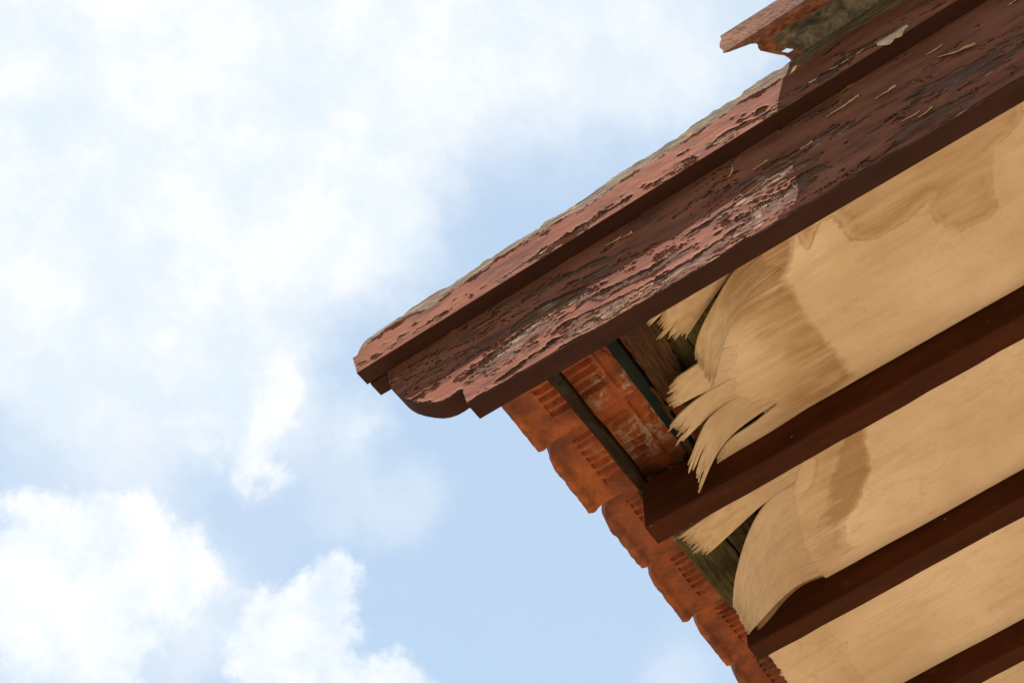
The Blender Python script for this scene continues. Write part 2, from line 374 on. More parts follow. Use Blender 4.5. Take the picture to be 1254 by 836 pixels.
# ------------------------------------------------------------------ the setting
g = mesh_obj('ground', [(-4000, -4000, 0), (4000, -4000, 0), (4000, 4000, 0), (-4000, 4000, 0)], [(0, 1, 2, 3)], 'lawn')
g['kind'] = 'structure'; g['label'] = 'green lawn round the house'; g['category'] = 'ground'
pv = mesh_obj('bounce_apron', [(x, y, z) for z in (0, .10) for x, y in ((-3.6, -1.6), (5.6, -1.6), (5.6, 7.2), (-3.6, 7.2))], [(4, 5, 6, 7), (0, 1, 5, 4), (1, 2, 6, 5), (2, 3, 7, 6), (3, 0, 4, 7)], 'pale_concrete')  # out of view; added and sized to throw sunlight up under the eave
pv['kind'] = 'structure'; pv['label'] = 'unseen pale concrete apron, added to bounce sunlight up to the soffit'; pv['category'] = 'bounce_apron'

house = bpy.data.objects.new('house', None); C.objects.link(house)
house.matrix_world = ROOF_M
house['label'] = 'decaying house roof corner with peeling red brown bargeboard, clay tiles and torn plywood soffit'
house['category'] = 'house'

A_END = 2.05                                       # how far up the rake the model goes (beyond the frame)
B_END = 3.1
TB, T2 = .047, .037                                # thickness of the bargeboard, of the trim board in front of it
CP = .058                                          # underside of the plywood
RB1, RSP, RW, R_A0 = .600, .522, .064, .106        # rafters: inner edge of the first, spacing, width, where they end

# ------------------------------------------------------------------ bargeboard with scrolled foot
def acs(pts, b): return [tuple(hit(x, y, 1, b)[[0, 2]]) for x, y in pts]
scroll = acs([(566, 477), (561, 480.5), (553, 486), (545, 490.5), (536, 493.5), (527, 494.8), (516, 494), (505, 492), (496, 489.3), (489, 485.5), (484, 481.5), (480, 477), (477, 470), (475.3, 462)], 0)
top_c = .262
outline = [(0, 0), (A_END, 0), (A_END, top_c), (scroll[-1][0], top_c)] + scroll[::-1]
barge = extrude_outline('bargeboard', outline, 0, TB, ['bare_board', 'dark_paint'], house)
part_label(barge, 'wide bargeboard with scrolled foot, its red brown paint peeling in long flakes')

# painted skin: a thin sheet with the lost paint cut away and its edges lifted
def paint_skin(name, parent, a0, a1, lo_f, hi_f, b, keep_f, seed, na, nc, lift=.0045, mat='faded_paint', mask_f=None):
    A = np.linspace(a0, a1, na); T = np.linspace(0, 1, nc)
    AA, TT = np.meshgrid(A, T, indexing='ij')
    LO = lo_f(A)[:, None]; HI = hi_f(A)[:, None]
    CC = LO + (HI - LO) * TT
    keep = keep_f(AA, CC, TT, CC - LO)
    if mask_f is not None: keep &= CC > mask_f(A)[:, None]
    #               # True where paint is still on
    dist = np.zeros(keep.shape); cur = keep.copy()
    for i in range(9):                               # distance (in cells) to the nearest lost paint
        er = cur.copy()
        er[1:] &= cur[:-1]; er[:-1] &= cur[1:]; er[:, 1:] &= cur[:, :-1]; er[:, :-1] &= cur[:, 1:]
        dist += er; cur = er
    curl = np.clip(fbm(AA * 28, CC * 70, seed + 50, 4) * 2.6 - 1.0, 0, 1)
    h = .0008 + lift * curl * np.exp(-dist / 2.2) + .0005 * fbm(AA * 60, CC * 160, seed + 60, 3)
    jx = (hash2(np.floor(AA * 9973), np.floor(CC * 9973), seed) - .5) * (a1 - a0) / na * .7
    V = np.stack([AA + jx, b - h, CC], -1).reshape(-1, 3)
    idx = np.arange(na * nc).reshape(na, nc)
    k = keep[:-1, :-1] & keep[1:, :-1] & keep[:-1, 1:] & keep[1:, 1:]
    q = np.stack([idx[:-1, :-1], idx[1:, :-1], idx[1:, 1:], idx[:-1, 1:]], -1)[k]
    used = np.unique(q); remap = np.full(na * nc, -1); remap[used] = np.arange(len(used))
    return mesh_obj(name, V[used], remap[q], mat, parent, smooth=False)

sc_a = np.array([p[0] for p in scroll[::-1]]); sc_c = np.array([p[1] for p in scroll[::-1]])
def barge_lo(A):
    return np.where(A > 0.0008, .0012, np.interp(A, sc_a, sc_c) + .0006)
def barge_hi(A): return np.full_like(A, .235)
def barge_keep(a, c, t, h):
    wob = (fbm(a * 5, c * 9, 71, 4) - .5) * .04
    cc = c + wob
    n = fbm(a * 6.5 + cc * 8, cc * 72, 11, 6, .60)      # long flakes along the grain
    n2 = fbm(a * 55, c * 260, 23, 4, .62)              # small chips
    band = .065 * np.exp(-((cc - .085) / .030) ** 2) + .075 * np.exp(-((cc - .018) / .014) ** 2)
    zone = (fbm(a * 3.1 + 3.3, cc * 16 + 1, 31, 3) - .5) * .30
    foot = -.10 * np.exp(-((a + .07) / .07) ** 2) - .10 * np.clip((cc - .14) / .03, 0, 1)
    crack = (np.abs(fbm(a * 6 + 2, cc * 60, 55, 5, .6) - .5) < .006) & (fbm(a * 9, cc * 30, 57, 3) > .5)
    return ((n * .76 + n2 * .24) > .368 + band + zone * .62 + foot) & ~crack
bp = paint_skin('paint_layer', barge, sc_a[0] + .001, 1.62, lambda A: np.full_like(A, .0012), barge_hi, 0, barge_keep, 3, 1000, 210, mask_f=barge_lo)

# ------------------------------------------------------------------ trim board in front of the top of the bargeboard
tp_top = [(439, 430), (444, 421), (455, 411), (468, 402), (480, 394), (492, 387), (499, 381), (506, 374), (513, 371), (526, 363), (540, 355), (552, 349), (563.5, 341), (579, 330),
          (594, 319.5), (610, 310), (628, 298), (644, 288), (660, 279), (669, 271), (678, 265.5), (695, 256.5), (713, 246), (728, 234), (744, 223), (757, 213), (770.5, 205), (780, 199), (793, 191),
          (807, 182.6), (820, 174), (832, 166), (843, 158), (854, 149.5), (865, 142), (876, 134), (883, 131), (890, 126), (900, 122), (909, 115.5), (913, 111), (920, 106), (930, 98.5), (940, 92.5), (951, 86), (960.5, 80.5), (970, 74), (1003, 52.5), (1060, 14), (1100, -12), (1160, -50)]
tp_edge = [(437, 436), (450, 422), (465, 412.5), (494, 394.6), (535, 372), (554, 359), (594.6, 332), (612.6, 316), (660, 288.5), (718, 253), (744, 236.5), (784, 208), (810, 191.5), (854, 165), (904, 129), (930, 114), (948, 105), (978, 86), (1003.5, 69), (1032, 48), (1060, 32), (1111, 1), (1160, -33)]
BT = -T2
tt = np.array(acs(tp_top, BT)); te = np.array(acs(tp_edge, BT)); tl = np.array(acs([(437, 457), (1174, 0)], BT))
sl = (tl[1, 1] - tl[0, 1]) / (tl[1, 0] - tl[0, 0])
def trim_lo(A): return tl[0, 1] + sl * (A - tl[0, 0])
ta = np.linspace(tt[0, 0], A_END, 420)
tc = np.interp(ta, tt[:, 0], tt[:, 1]); tc = np.where(ta > tt[-1, 0], tt[-1, 1] + sl * (ta - tt[-1, 0]), tc)
tc = tc + (fbm(ta * 55, ta * 0, 5, 5, .65) - .5) * .010
outline = [(tl[0, 0], tl[0, 1]), (A_END, float(trim_lo(np.array(A_END))))] + [(float(a), float(c)) for a, c in zip(ta[::-1], tc[::-1])] + [(tl[0, 0] + .002, tl[0, 1] + .02)]
trim = extrude_outline('trim_board', outline, BT, -.0006, ['bleached_edge', 'dark_paint'], house)
part_label(trim, 'narrow trim board along the rake, top edge worn to bare bleached wood')
def trim_hi(A):
    e = np.interp(A, te[:, 0], te[:, 1]); e = np.where(A > te[-1, 0], te[-1, 1] + sl * (A - te[-1, 0]), e)
    return e + .009
def trim_keep(a, c, t, h):
    hi = trim_hi(a[:, 0])[:, None] - .0055
    edge = (fbm(a * 22, a * 0 + 3, 41, 5, .6) - .5) * .014 + (fbm(a * 60, c * 60, 44, 3) - .5) * .006
    n = fbm(a * 24 + c * 8, c * 130, 13, 6, .60) * .6 + fbm(a * 75, c * 300, 29, 4, .62) * .4
    H = (hi - trim_lo(a[:, 0])[:, None])
    low = .15 * np.exp(-((h / H - .24) / .20) ** 2)
    zone = (fbm(a * 6 + 1.3, c * 6, 37, 3) - .5) * .25
    return (n > .30 + low + zone * .6) & (c < hi + edge)
tpaint = paint_skin('paint_layer', trim, tl[0, 0] + .0015, 1.62, trim_lo, trim_hi, BT, trim_keep, 7, 1100, 84, lift=.004)
# wood under the lost paint on the trim is the brown bare board, so lay it as its own face below the bleached strip
ra = np.linspace(tl[0, 0] + .001, 1.62, 240)
rl, rh = trim_lo(ra) + .0008, trim_hi(ra) - .010
rv = [(a, BT - .0004, c) for a, c in zip(ra, rl)] + [(a, BT - .0004, c) for a, c in zip(ra, rh)]
mesh_obj('bare_wood_face', rv, [(i, i + 1, i + 241, i + 240) for i in range(239)], 'bare_board', trim)

# short block closing the end behind the trim
e1 = hit(446, 470, 2, tl[0, 1] - .004); e2 = hit(461, 488, 2, tl[0, 1] - .004)
box('end_block', (tl[0, 0] + .006, scroll[-1][0] - .0015), (.0005, max(e2[1], .03)), (tl[0, 1] - .004, tl[0, 1] + .05), 'dark_paint', house, .0006, 2, 0, 3)

# curled slivers of old paint and wood standing off the boards
def sliver(name, p0, p1, b, width, curl, seed, parent, mat='pale_flake'):
    rng = np.random.RandomState(seed)
    A0 = hit(*p0, 1, b); A1 = hit(*p1, 1, b); n = 10
    V, F = [], []
    d = A1 - A0; per = np.cross(d / np.linalg.norm(d), (0, -1, 0))
    for i in range(n + 1):
        t = i / n
        w = width * (.25 + .75 * math.sin(math.pi * (t * .85 + .1))) * rng.uniform(.7, 1.2)
        base = A0 + d * t + per * rng.uniform(-.0006, .0006)
        for j in range(4):
            s = j / 3
            V.append(base + per * w * (s - .2 * s * s) + np.array([0, -.0016 - curl * (s ** 1.6) * (.4 + .6 * t), 0]))
    for i in range(n):
        for j in range(3): F.append((i * 4 + j, i * 4 + 4 + j, i * 4 + 5 + j, i * 4 + 1 + j))
    o = mesh_obj(name, V, F, mat, parent, smooth=True)
    m = o.modifiers.new('thickness', 'SOLIDIFY'); m.thickness = .0007
    return o
for i, (p0, p1, w, k) in enumerate([((1149, 71), (1196, 56), .009, .010), ((1013, 144), (1053, 119), .005, .007), ((893, 218), (899, 209), .006, .01), ((922, 209), (941, 198), .005, .006),
                                    ((1072, 122), (1098, 107), .005, .007), ((764, 291), (776, 286), .006, .008), ((1134, 69), (1154, 57), .003, .004), ((1234, 8), (1254, -6), .007, .006),
                                    ((980, 184), (996, 175), .004, .006), ((1105, 150), (1127, 138), .004, .005), ((742, 302), (762, 292), .004, .006), ((1125, 145), (1143, 133), .004, .005)]):
    sliver('paint_flake', p0, p1, 0, w, k, i, barge)
for i, (p0, p1, w, k) in enumerate([((1073, 54), (1111, 31), .024, .001), ((1047, 68), (1058, 61), .006, .002), ((990, 102), (1002, 96), .006, .002), ((1030, 79), (1039, 73), .004, .002), ((1016, 86), (1027, 81), .005, .002)]):
    sliver('bare_patch', p0, p1, BT, w, k, i + 30, trim)

# ------------------------------------------------------------------ rafters
for j in range(5):
    o = box('rafter', (R_A0 + (.006 if j else 0), A_END), (RB1 - RW + RSP * j, RB1 + RSP * j), (0, .098), 'rafter_paint', house, .0012, 40, 0, 20 + j, .0028)
    # plumb-ish cut on the lower end
    me = o.data
    for v in me.vertices:
        if v.co.x < R_A0 + .02: v.co.x += (v.co.z - .02) * .28

# ------------------------------------------------------------------ sarking planks above the plywood, running along the eave
am = hit(827, 661, 2, .10)[0]
PWD = .082
for i in range(22):
    a0 = am + i * (PWD + .003)
    if a0 > A_END: break
    b_start = RB1 - .02 if i < 2 else .10
    box('plank', (a0, a0 + PWD), (b_start, B_END), (.10 + (i % 3) * .002, .122), 'mossy_wood', house, .0028, 26, 1, 60 + i, .002)

# broken plank ends over the first bay
def ragged_plank(name, left, right, c0, c1, mat, parent, seed, n=26, tip=.02):
    rng = np.random.RandomState(seed)
    L = [hit(x, y, 2, c0) for x, y in left]; R = [hit(x, y, 2, c0) for x, y in right]
    V, F = [], []
    for i in range(n + 1):
        t = i / n
        def at(P):
            s = t * (len(P) - 1); k = min(int(s), len(P) - 2); return P[k] + (P[k + 1] - P[k]) * (s - k)
        l, r = at(L), at(R)
        l = l + np.array([rng.uniform(-.002, .002), rng.uniform(-1, 1) * .001, 0]); r = r + np.array([rng.uniform(-.003, .003), rng.uniform(-1, 1) * .002, 0])
        for u in (0, .25, .5, .75, 1):
            V.append(l + (r - l) * u + np.array([0, tip * rng.uniform(-.5, .5) if i in (0, n) else 0, rng.uniform(-.0008, .0008)]))
    m = len(V)
    V += [v + np.array([0, 0, c1 - c0]) for v in V]
    for i in range(n):
        for j in range(4):
            q = i * 5 + j; F.append((q, q + 1, q + 6, q + 5)); F.append((q + m, q + 5 + m, q + 6 + m, q + 1 + m))
        F.append((i * 5, i * 5 + 5, i * 5 + 5 + m, i * 5 + m)); F.append((i * 5 + 4, i * 5 + 4 + m, i * 5 + 9 + m, i * 5 + 9))
    for j in range(4):
        F.append((j, j + m, j + 1 + m, j + 1)); q = n * 5 + j; F.append((q, q + 1, q + 1 + m, q + m))
    return mesh_obj(name, V, F, mat, parent)
part_label(ragged_plank('plank', [(752, 395), (770, 425), (800, 470), (817, 491)], [(800, 380), (820, 420), (838, 462), (850, 500)], .088, .104, 'rotten_wood', house, 3), 'rotten brown plank end hanging beside the dark green strip')
ragged_plank('plank', [(793, 470), (806, 492), (824, 520), (845, 560)], [(806, 478), (822, 505), (845, 540), (868, 580)], .112, .122, 'rotten_wood', house, 5, 14, .012)
ragged_plank('plank', [(790, 370), (820, 410), (850, 465), (890, 545)], [(850, 330), (880, 380), (910, 440), (950, 520)], .118, .130, 'mossy_wood', house, 6)

# tile battens and the green painted strip
h0 = hit(672, 464, 2, .128); h1_ = hit(690, 462, 2, .128)
bat_a = hit(682, 462, 2, .128)[0]; bat_b = hit(790, 605, 2, .128)[0]
for k, (a0, wd) in enumerate([((bat_a + bat_b) / 2 - .011, .024)] + [(.115 + .31 * i, .03) for i in range(1, 7)]):
    part_label(box('tile_batten', (a0, a0 + wd), (.05, B_END), (.126, .156), 'dark_batten', house, .0022, 60, 1, 90 + k, .003), 'old dark batten crossing under the tiles' if k == 0 else 'tile batten above the planks')
ga = (hit(748, 421, 2, .118)[0] + hit(839, 562, 2, .118)[0]) / 2
part_label(box('green_strip', (ga, ga + .024), (.05, RB1 - RW + .01), (.114, .146), 'green_paint', house, .0008, 10, 1, 99), 'dark green painted strip under the tiles')

# ------------------------------------------------------------------ clay roof tiles (ribbed underside)
TW, TLEN = .238, .335
def make_tile(v):
    NA, NB = 84, 60
    lap = .028
    x = np.linspace(0, TLEN + .03, NA); y = np.linspace(-lap, TW, NB)
    X, Y = np.meshgrid(x, y, indexing='ij')
    nose = .037 * np.clip(1 - (Y + .0) / .11, 0, 1.15) ** 1.8
    X = X + nose * np.clip(1 - X / .12, 0, 1)
    u = np.clip(Y / TW, -.2, 1)
    base = .012 * np.sin(np.clip(u, 0, 1) * math.pi) ** .8 + .010 * (1 - u) - .004
    base = base + .012 * (Y < 0)                                       # side flange lies over its neighbour
    rib = np.clip(np.sin(Y / (.0225 + .0012 * v) * 2 * math.pi + v) * 2.6, -1, 1) * (.0060 - .0008 * v) * (.35 + 1.2 * fbm(X * 16, Y * 16, 33 + v, 3))
    za = np.clip((X - .062) / .006, 0, 1) * np.clip((.188 - X) / .006, 0, 1) * np.clip((Y - .045) / .004, 0, 1) * np.clip((.205 - Y) / .004, 0, 1)
    z = base + rib * za + .0035 * (za > .5)
    pan = np.clip((X - .195) / .004, 0, 1) * np.clip((.300 - X) / .004, 0, 1) * np.clip((Y - .03) / .004, 0, 1) * np.clip((.215 - Y) / .004, 0, 1)
    z = z + .005 * pan + .0025 * (((X - .245) ** 2 / .03 ** 2 + (Y - .12) ** 2 / .05 ** 2) < 1)
    z = z - .006 * np.exp(-((X - .012) / .010) ** 2)
    z = z + (fbm(X * 70, Y * 70, 8 + v * 7, 4) - .5) * .0032
    rough_edge = (fbm(Y * 45, Y * 0, 12 + v * 5, 4) - .5) * (.0025 + .0025 * v)
    X = X + rough_edge * np.clip(1 - X / .03, 0, 1)
    n = NA * NB
    V = np.concatenate([np.stack([X, Y, z], -1).reshape(-1, 3), np.stack([X, Y, np.maximum(base, z) + .013 + .012 * np.sin(np.clip(u, 0, 1) * math.pi)], -1).reshape(-1, 3)])
    idx = np.arange(n).reshape(NA, NB)
    q = np.stack([idx[:-1, :-1], idx[:-1, 1:], idx[1:, 1:], idx[1:, :-1]], -1).reshape(-1, 4)
    F = list(map(tuple, q)) + list(map(tuple, q[:, ::-1] + n))
    per = list(idx[:, 0]) + list(idx[-1, 1:]) + list(idx[::-1, -1][1:]) + list(idx[0, ::-1][1:-1])
    for i in range(len(per)):
        p, r = per[i], per[(i + 1) % len(per)]; F.append((p, r, r + n, p + n))
    return mesh_obj('roof_tile', V, F, 'clay', house, smooth=False)
tiles0 = [make_tile(v) for v in range(3)]
B0 = .364 - .238
unused = [0, 1, 2]
for i in range(6):
    for k in range(12):
        v = (k * 2 + i) % 3 if i else (0, 1, 2, 1, 0, 2)[k % 6]
        if v in unused: unused.remove(v); o = tiles0[v]
        else: o = tiles0[v].copy(); C.objects.link(o); o.parent = house
        o.location = (.000 + i * TLEN + random.uniform(-.004, .004), B0 + k * TW, .158 + .002 * (i > 0) + random.uniform(-.002, .002))
        o.rotation_euler = (random.uniform(-.008, .008), -.045, random.uniform(-.010, .010))

# ------------------------------------------------------------------ plywood soffit, torn at the eave
def poly_field(P, poly):
    """signed distance (inside positive) from points P (n,2) to polygon"""
    x, y = P[:, 0], P[:, 1]; ins = np.zeros(len(P), bool); d2 = np.full(len(P), 1e9)
    n = len(poly)
    for i in range(n):
        (x0, y0), (x1, y1) = poly[i], poly[(i + 1) % n]
        dx, dy = x1 - x0, y1 - y0
        t = np.clip(((x - x0) * dx + (y - y0) * dy) / (dx * dx + dy * dy + 1e-12), 0, 1)
        d2 = np.minimum(d2, (x - x0 - t * dx) ** 2 + (y - y0 - t * dy) ** 2)
        cr = ((y0 > y) != (y1 > y)) & (x < (x1 - x0) * (y - y0) / (y1 - y0 + 1e-12) + x0)
        ins ^= cr
    return np.where(ins, 1, -1) * np.sqrt(d2)
def on_ply(pts): return [tuple(hit(x, y, 2, CP)[:2]) for x, y in pts]
# water stains: outline, body darkness, rim darkness, rim width
STAINS = [(on_ply([(925, 270), (972, 290), (971, 317), (963, 337), (975, 361), (986, 388), (1000, 410), (1024, 430), (1046, 460), (1000, 500), (940, 545), (830, 560), (800, 480), (830, 400), (900, 320)]), 1.05, .35, .014, (hit(870, 440, 2, CP)[0], .13)),
          (on_ply([(960, 270), (990, 306), (1012, 272), (1027, 266), (1041, 291), (1070, 292), (1098, 281), (1117, 267), (1136, 248), (1151, 272), (1175, 285), (1208, 267), (1217, 256), (1213, 205), (1220, 181), (1254, 150), (1254, 60), (1000, 200)]), .55, .45, .008, None),
          (on_ply([(1222, 305), (1240, 298), (1256, 305), (1256, 322), (1235, 328), (1222, 320)]), -.25, .12, .005, None),
          (on_ply([(880, 590), (975, 520), (1060, 520), (1067, 572), (1052, 611), (1040, 625), (1031, 639), (1034, 652), (1038, 664), (1046, 668), (1031, 682), (1000, 712), (960, 740), (920, 700), (900, 640)]), .6, .42, .012, (hit(905, 660, 2, CP)[0], .12)),
          (on_ply([(1060, 520), (1067, 572), (1052, 611), (1031, 639), (1000, 660), (1012, 610), (1025, 570), (1035, 530)]), .8, .2, .012, (hit(1008, 640, 2, CP)[0], .09, 0.0)),
          (on_ply([(870, 600), (960, 530), (1003, 560), (996, 593), (975, 611), (945, 640), (920, 690), (880, 660)]), -.40, .26, .004, None),
          (on_ply([(980, 722), (988, 702), (1002, 696), (1012, 704), (1000, 725), (985, 735)]), -.25, .22, .004, None),
          (on_ply([(935, 800), (1000, 750), (1017, 766), (1025, 782), (1038, 795), (1045, 812), (1060, 830), (1040, 860), (960, 860)]), .22, .22, .008, None),
          (on_ply([(930, 805), (965, 780), (982, 790), (975, 815), (1000, 830), (985, 850), (950, 850)]), -.15, .2, .004, None),
          (on_ply([(1190, 735), (1230, 690), (1270, 680), (1270, 740), (1225, 760)]), .14, .08, .02, None)]
def stain_of(P2):
    w1 = (fbm(P2[:, 0] * 16, P2[:, 1] * 16, 81, 5, .6) - .5) * .030 + (fbm(P2[:, 0] * 60, P2[:, 1] * 110, 85, 4, .6) - .5) * .012
    w2 = (fbm(P2[:, 0] * 16 + 9, P2[:, 1] * 16 + 4, 91, 5, .6) - .5) * .030 + (fbm(P2[:, 0] * 60, P2[:, 1] * 110, 95, 4, .6) - .5) * .008
    Q = P2 + np.stack([w1, w2], -1)
    st = np.zeros(len(P2)); rim = np.zeros(len(P2))
    mott = .55 * fbm(P2[:, 0] * 9, P2[:, 1] * 15, 77, 5) + .45 * fbm(P2[:, 0] * 7, P2[:, 1] * 70, 79, 5)
    for poly, body, rk, rw, fade in STAINS:
        d = poly_field(Q, poly); body = body * (1.35 if body > 0 else 1.0)
        if fade is not None: body = body * np.clip((P2[:, 0] - fade[0] + (mott - .5) * .12) / fade[1], fade[2] if len(fade) > 2 else .42, 1)
        edge_w = .004 + .030 * np.clip(mott * 2 - .6, 0, 1); ins = np.clip(d / edge_w + .1, 0, 1); ins = ins * ins * (3 - 2 * ins); dd = np.clip(d, 0, 1)
        st += body * ins * np.clip(mott * 2.6 - .5, .1, 1.3) * (.45 + .55 * np.exp(-dd / .06))
        rim = np.maximum(rim, rk * 1.6 * np.clip(mott * 3.2 - .95, .1, 1.2) * np.exp(-(d / np.where(d > 0, .0045, .0012)) ** 2))
        d2 = d - .018 - (mott - .5) * .05                       # an older, fainter tide line further in
        rim = np.maximum(rim, .45 * rk * np.exp(-(d2 / .0028) ** 2) * (mott > .47))
    return np.clip(st, 0, .95), rim
def soffit_panel(b0, b1, root, seed, label):
    R = np.array(sorted([hit(x, y, 2, CP)[:2].tolist() for x, y in root], key=lambda p: p[1]))
    NB = int((b1 - b0) / .0034); NA = 330
    bb = np.linspace(b0, b1, NB)
    al = np.interp(bb, R[:, 1], R[:, 0]) + (fbm(bb * 260, bb * 0, seed, 3) - .5) * .010
    s = np.linspace(0, 1, NA) ** 1.5
    AA = al[:, None] + (A_END - .01 - al[:, None]) * s[None]; BB = np.repeat(bb[:, None], NA, 1)
    CCp = CP + (fbm(AA * 4, BB * 5, seed + 3, 3) - .5) * .005 - .006 * np.clip((R[:, 0].min() + .22 - AA) / .22, 0, 1) ** 2 * fbm(AA * 6, BB * 9, seed + 9, 3)
    P = np.stack([AA, BB], -1).reshape(-1, 2); st, rim = stain_of(P)
    n = NA * NB
    lo = np.stack([AA, BB, CCp], -1).reshape(-1, 3); hi = lo + np.array([0, 0, .016])
    idx = np.arange(n).reshape(NB, NA)
    q = np.stack([idx[:-1, :-1], idx[1:, :-1], idx[1:, 1:], idx[:-1, 1:]], -1).reshape(-1, 4)
    F = list(map(tuple, q))
    top = [(0, 0), (NB - 1, 0), (NB - 1, NA - 1), (0, NA - 1)]
    V = list(lo); e0 = len(V); V += [hi[idx[i, 0]] for i in range(NB)]                 # thickness shows along the torn edge
    F += [(idx[i, 0], e0 + i, e0 + i + 1, idx[i + 1, 0]) for i in range(NB - 1)]
    t0 = len(V); V += [hi[idx[i, NA - 1]] for i in range(NB)]
    F += [(e0 + i, t0 + i, t0 + i + 1, e0 + i + 1) for i in range(NB - 1)]
    ex = len(V) - n
    o = mesh_obj('soffit_panel', V, F, 'plywood', house, smooth=True, attrs=dict(stain=np.concatenate([st, np.zeros(ex)]), rim=np.concatenate([rim, np.zeros(ex)])))
    return part_label(o, label)

def resample(pts, n):
    P = np.array(pts, float)
    if len(P) < 3: return np.stack([P[0] + (P[-1] - P[0]) * t for t in np.linspace(0, 1, n)])
    ext = np.concatenate([[2 * P[0] - P[1]], P, [2 * P[-1] - P[-2]]]); out = []
    for i in range(len(P) - 1):
        p0, p1, p2, p3 = ext[i:i + 4]
        for t in np.linspace(0, 1, 24, endpoint=(i == len(P) - 2)):
            out.append(.5 * ((2 * p1) + (-p0 + p2) * t + (2 * p0 - 5 * p1 + 4 * p2 - p3) * t * t + (-p0 + 3 * p1 - 3 * p2 + p3) * t ** 3))
    out = np.array(out); L = np.concatenate([[0], np.cumsum(np.linalg.norm(np.diff(out, axis=0), axis=1))])
    return np.stack([np.interp(np.linspace(0, L[-1], n), L, out[:, k]) for k in range(3)], -1)
def torn_strip(parent, left, right, seed, nf=46, nt=40, fray=.25, curl=0.0, gap=.22, bulge=0.0, label=None, name='torn_strip', warp=.5, mat='torn_veneer'):
    """a tongue of veneer made of fibres; left / right = edges from root to tip as (photo x, y, metres below the plywood)"""
    rng = np.random.RandomState(seed)
    L = resample([hit(x, y, 2, CP - d) for x, y, d in left], nt); R = resample([hit(x, y, 2, CP - d) for x, y, d in right], nt)
    Lc = np.linalg.norm(np.diff((L + R) / 2, axis=0), axis=1).sum()
    V, F, U, T = [], [], [], []
    cuts = [0.0]
    while cuts[-1] < 1: cuts.append(cuts[-1] + rng.uniform(.2, 2.2) / nf)
    cuts = np.array(cuts) / cuts[-1]; left_n = 0
    for i in range(len(cuts) - 1):
        u0, u1 = cuts[i], cuts[i + 1]
        if left_n <= 0:                               # fibres hold together in bundles
            left_n = rng.randint(1, 4); c_root = rng.uniform(-1, 1) * .0016; c_side = rng.uniform(-1, 1) / nf * warp; c_bend = rng.uniform(-1, .5) * .009 * warp
            c_end = 1 - fray * (.95 * float(fbm(np.array([u0 * 7.]), np.array([0.]), seed, 3)[0]) + .25 * rng.rand() - .10); c_split = c_end - fray * rng.uniform(.15, .9)
        left_n -= 1
        end = max(.3, min(1.0, c_end + fray * .34 * rng.uniform(-1, .6))); split = max(.12, min(c_split, end - .03))
        side = c_side; bend = c_bend + rng.uniform(-1, 1) * .0012
        m = len(V); k_n = 22
        for k in range(k_n + 1):
            t = end * k / k_n; s = t * (nt - 1); j = min(int(s), nt - 2); fr = s - j
            l = L[j] + (L[j + 1] - L[j]) * fr; r = R[j] + (R[j + 1] - R[j]) * fr
            x = np.clip((t - split) / max(end - split, 1e-3), 0, 1)
            wv = (1 - x * gap) * (1 if k < k_n - 1 else (.72 if k < k_n else .18))
            mid = (u0 + u1) / 2 + side * x * x; hw = (u1 - u0) / 2 * wv
            for uu in (mid - hw, mid + hw):
                g_ = (uu - mid) * 1.0; p = l + (r - l) * uu + np.array([0, 0, -bulge * math.sin(math.pi * np.clip(uu, 0, 1)) * min(1, t * 2) + bend * x * x + c_root * (1 - t) ** 5])
                V.append(p); T.append(t); U.append((t * Lc * 10 + seed, uu * np.linalg.norm(r - l) * 10, 0))
            if k: q = m + 2 * k; F.append((q - 2, q - 1, q + 1, q))
    V = np.array(V); st, rim = stain_of(V[:, :2])
    o = mesh_obj(name, V, F, mat, parent, attrs=dict(stain=st, rim=rim, fibre=np.array(U), tip=np.array(T)))
    md = o.modifiers.new('thickness', 'SOLIDIFY'); md.thickness = .0030; md.offset = 1.0
    if label: o['label'] = label
    return o

p1 = soffit_panel(TB + .001, RB1 - RW - .003, [(930, 270), (925, 312), (912, 345), (894, 385), (884, 430), (890, 468), (904, 496), (935, 508), (955, 494), (985, 503), (1000, 520)], 201, 'plywood sheet beside the bargeboard, end torn into hanging strips, brown water stain')
p2 = soffit_panel(RB1 + .003, RB1 + RSP - RW - .0035, [(985, 560), (972, 596), (975, 620), (985, 665), (1004, 700), (1016, 715)], 202, 'plywood sheet between rafters with one big curled tongue at its end')
p3 = soffit_panel(RB1 + RSP + .003, RB1 + 2 * RSP - RW - .0035, [(942, 800), (955, 818), (968, 838), (990, 866)], 203, 'plywood sheet between rafters with a splintered straight end')
p4 = soffit_panel(RB1 + 2 * RSP + .001, RB1 + 3 * RSP - RW - .001, [(1010, 900), (1060, 960), (1110, 1020)], 204, 'plywood sheet in the bay furthest from the bargeboard')
soffit5 = soffit_panel(RB1 + 3 * RSP + .001, RB1 + 4 * RSP - RW - .001, [(1090, 1000), (1150, 1080)], 205, 'plywood sheet next to the house wall')

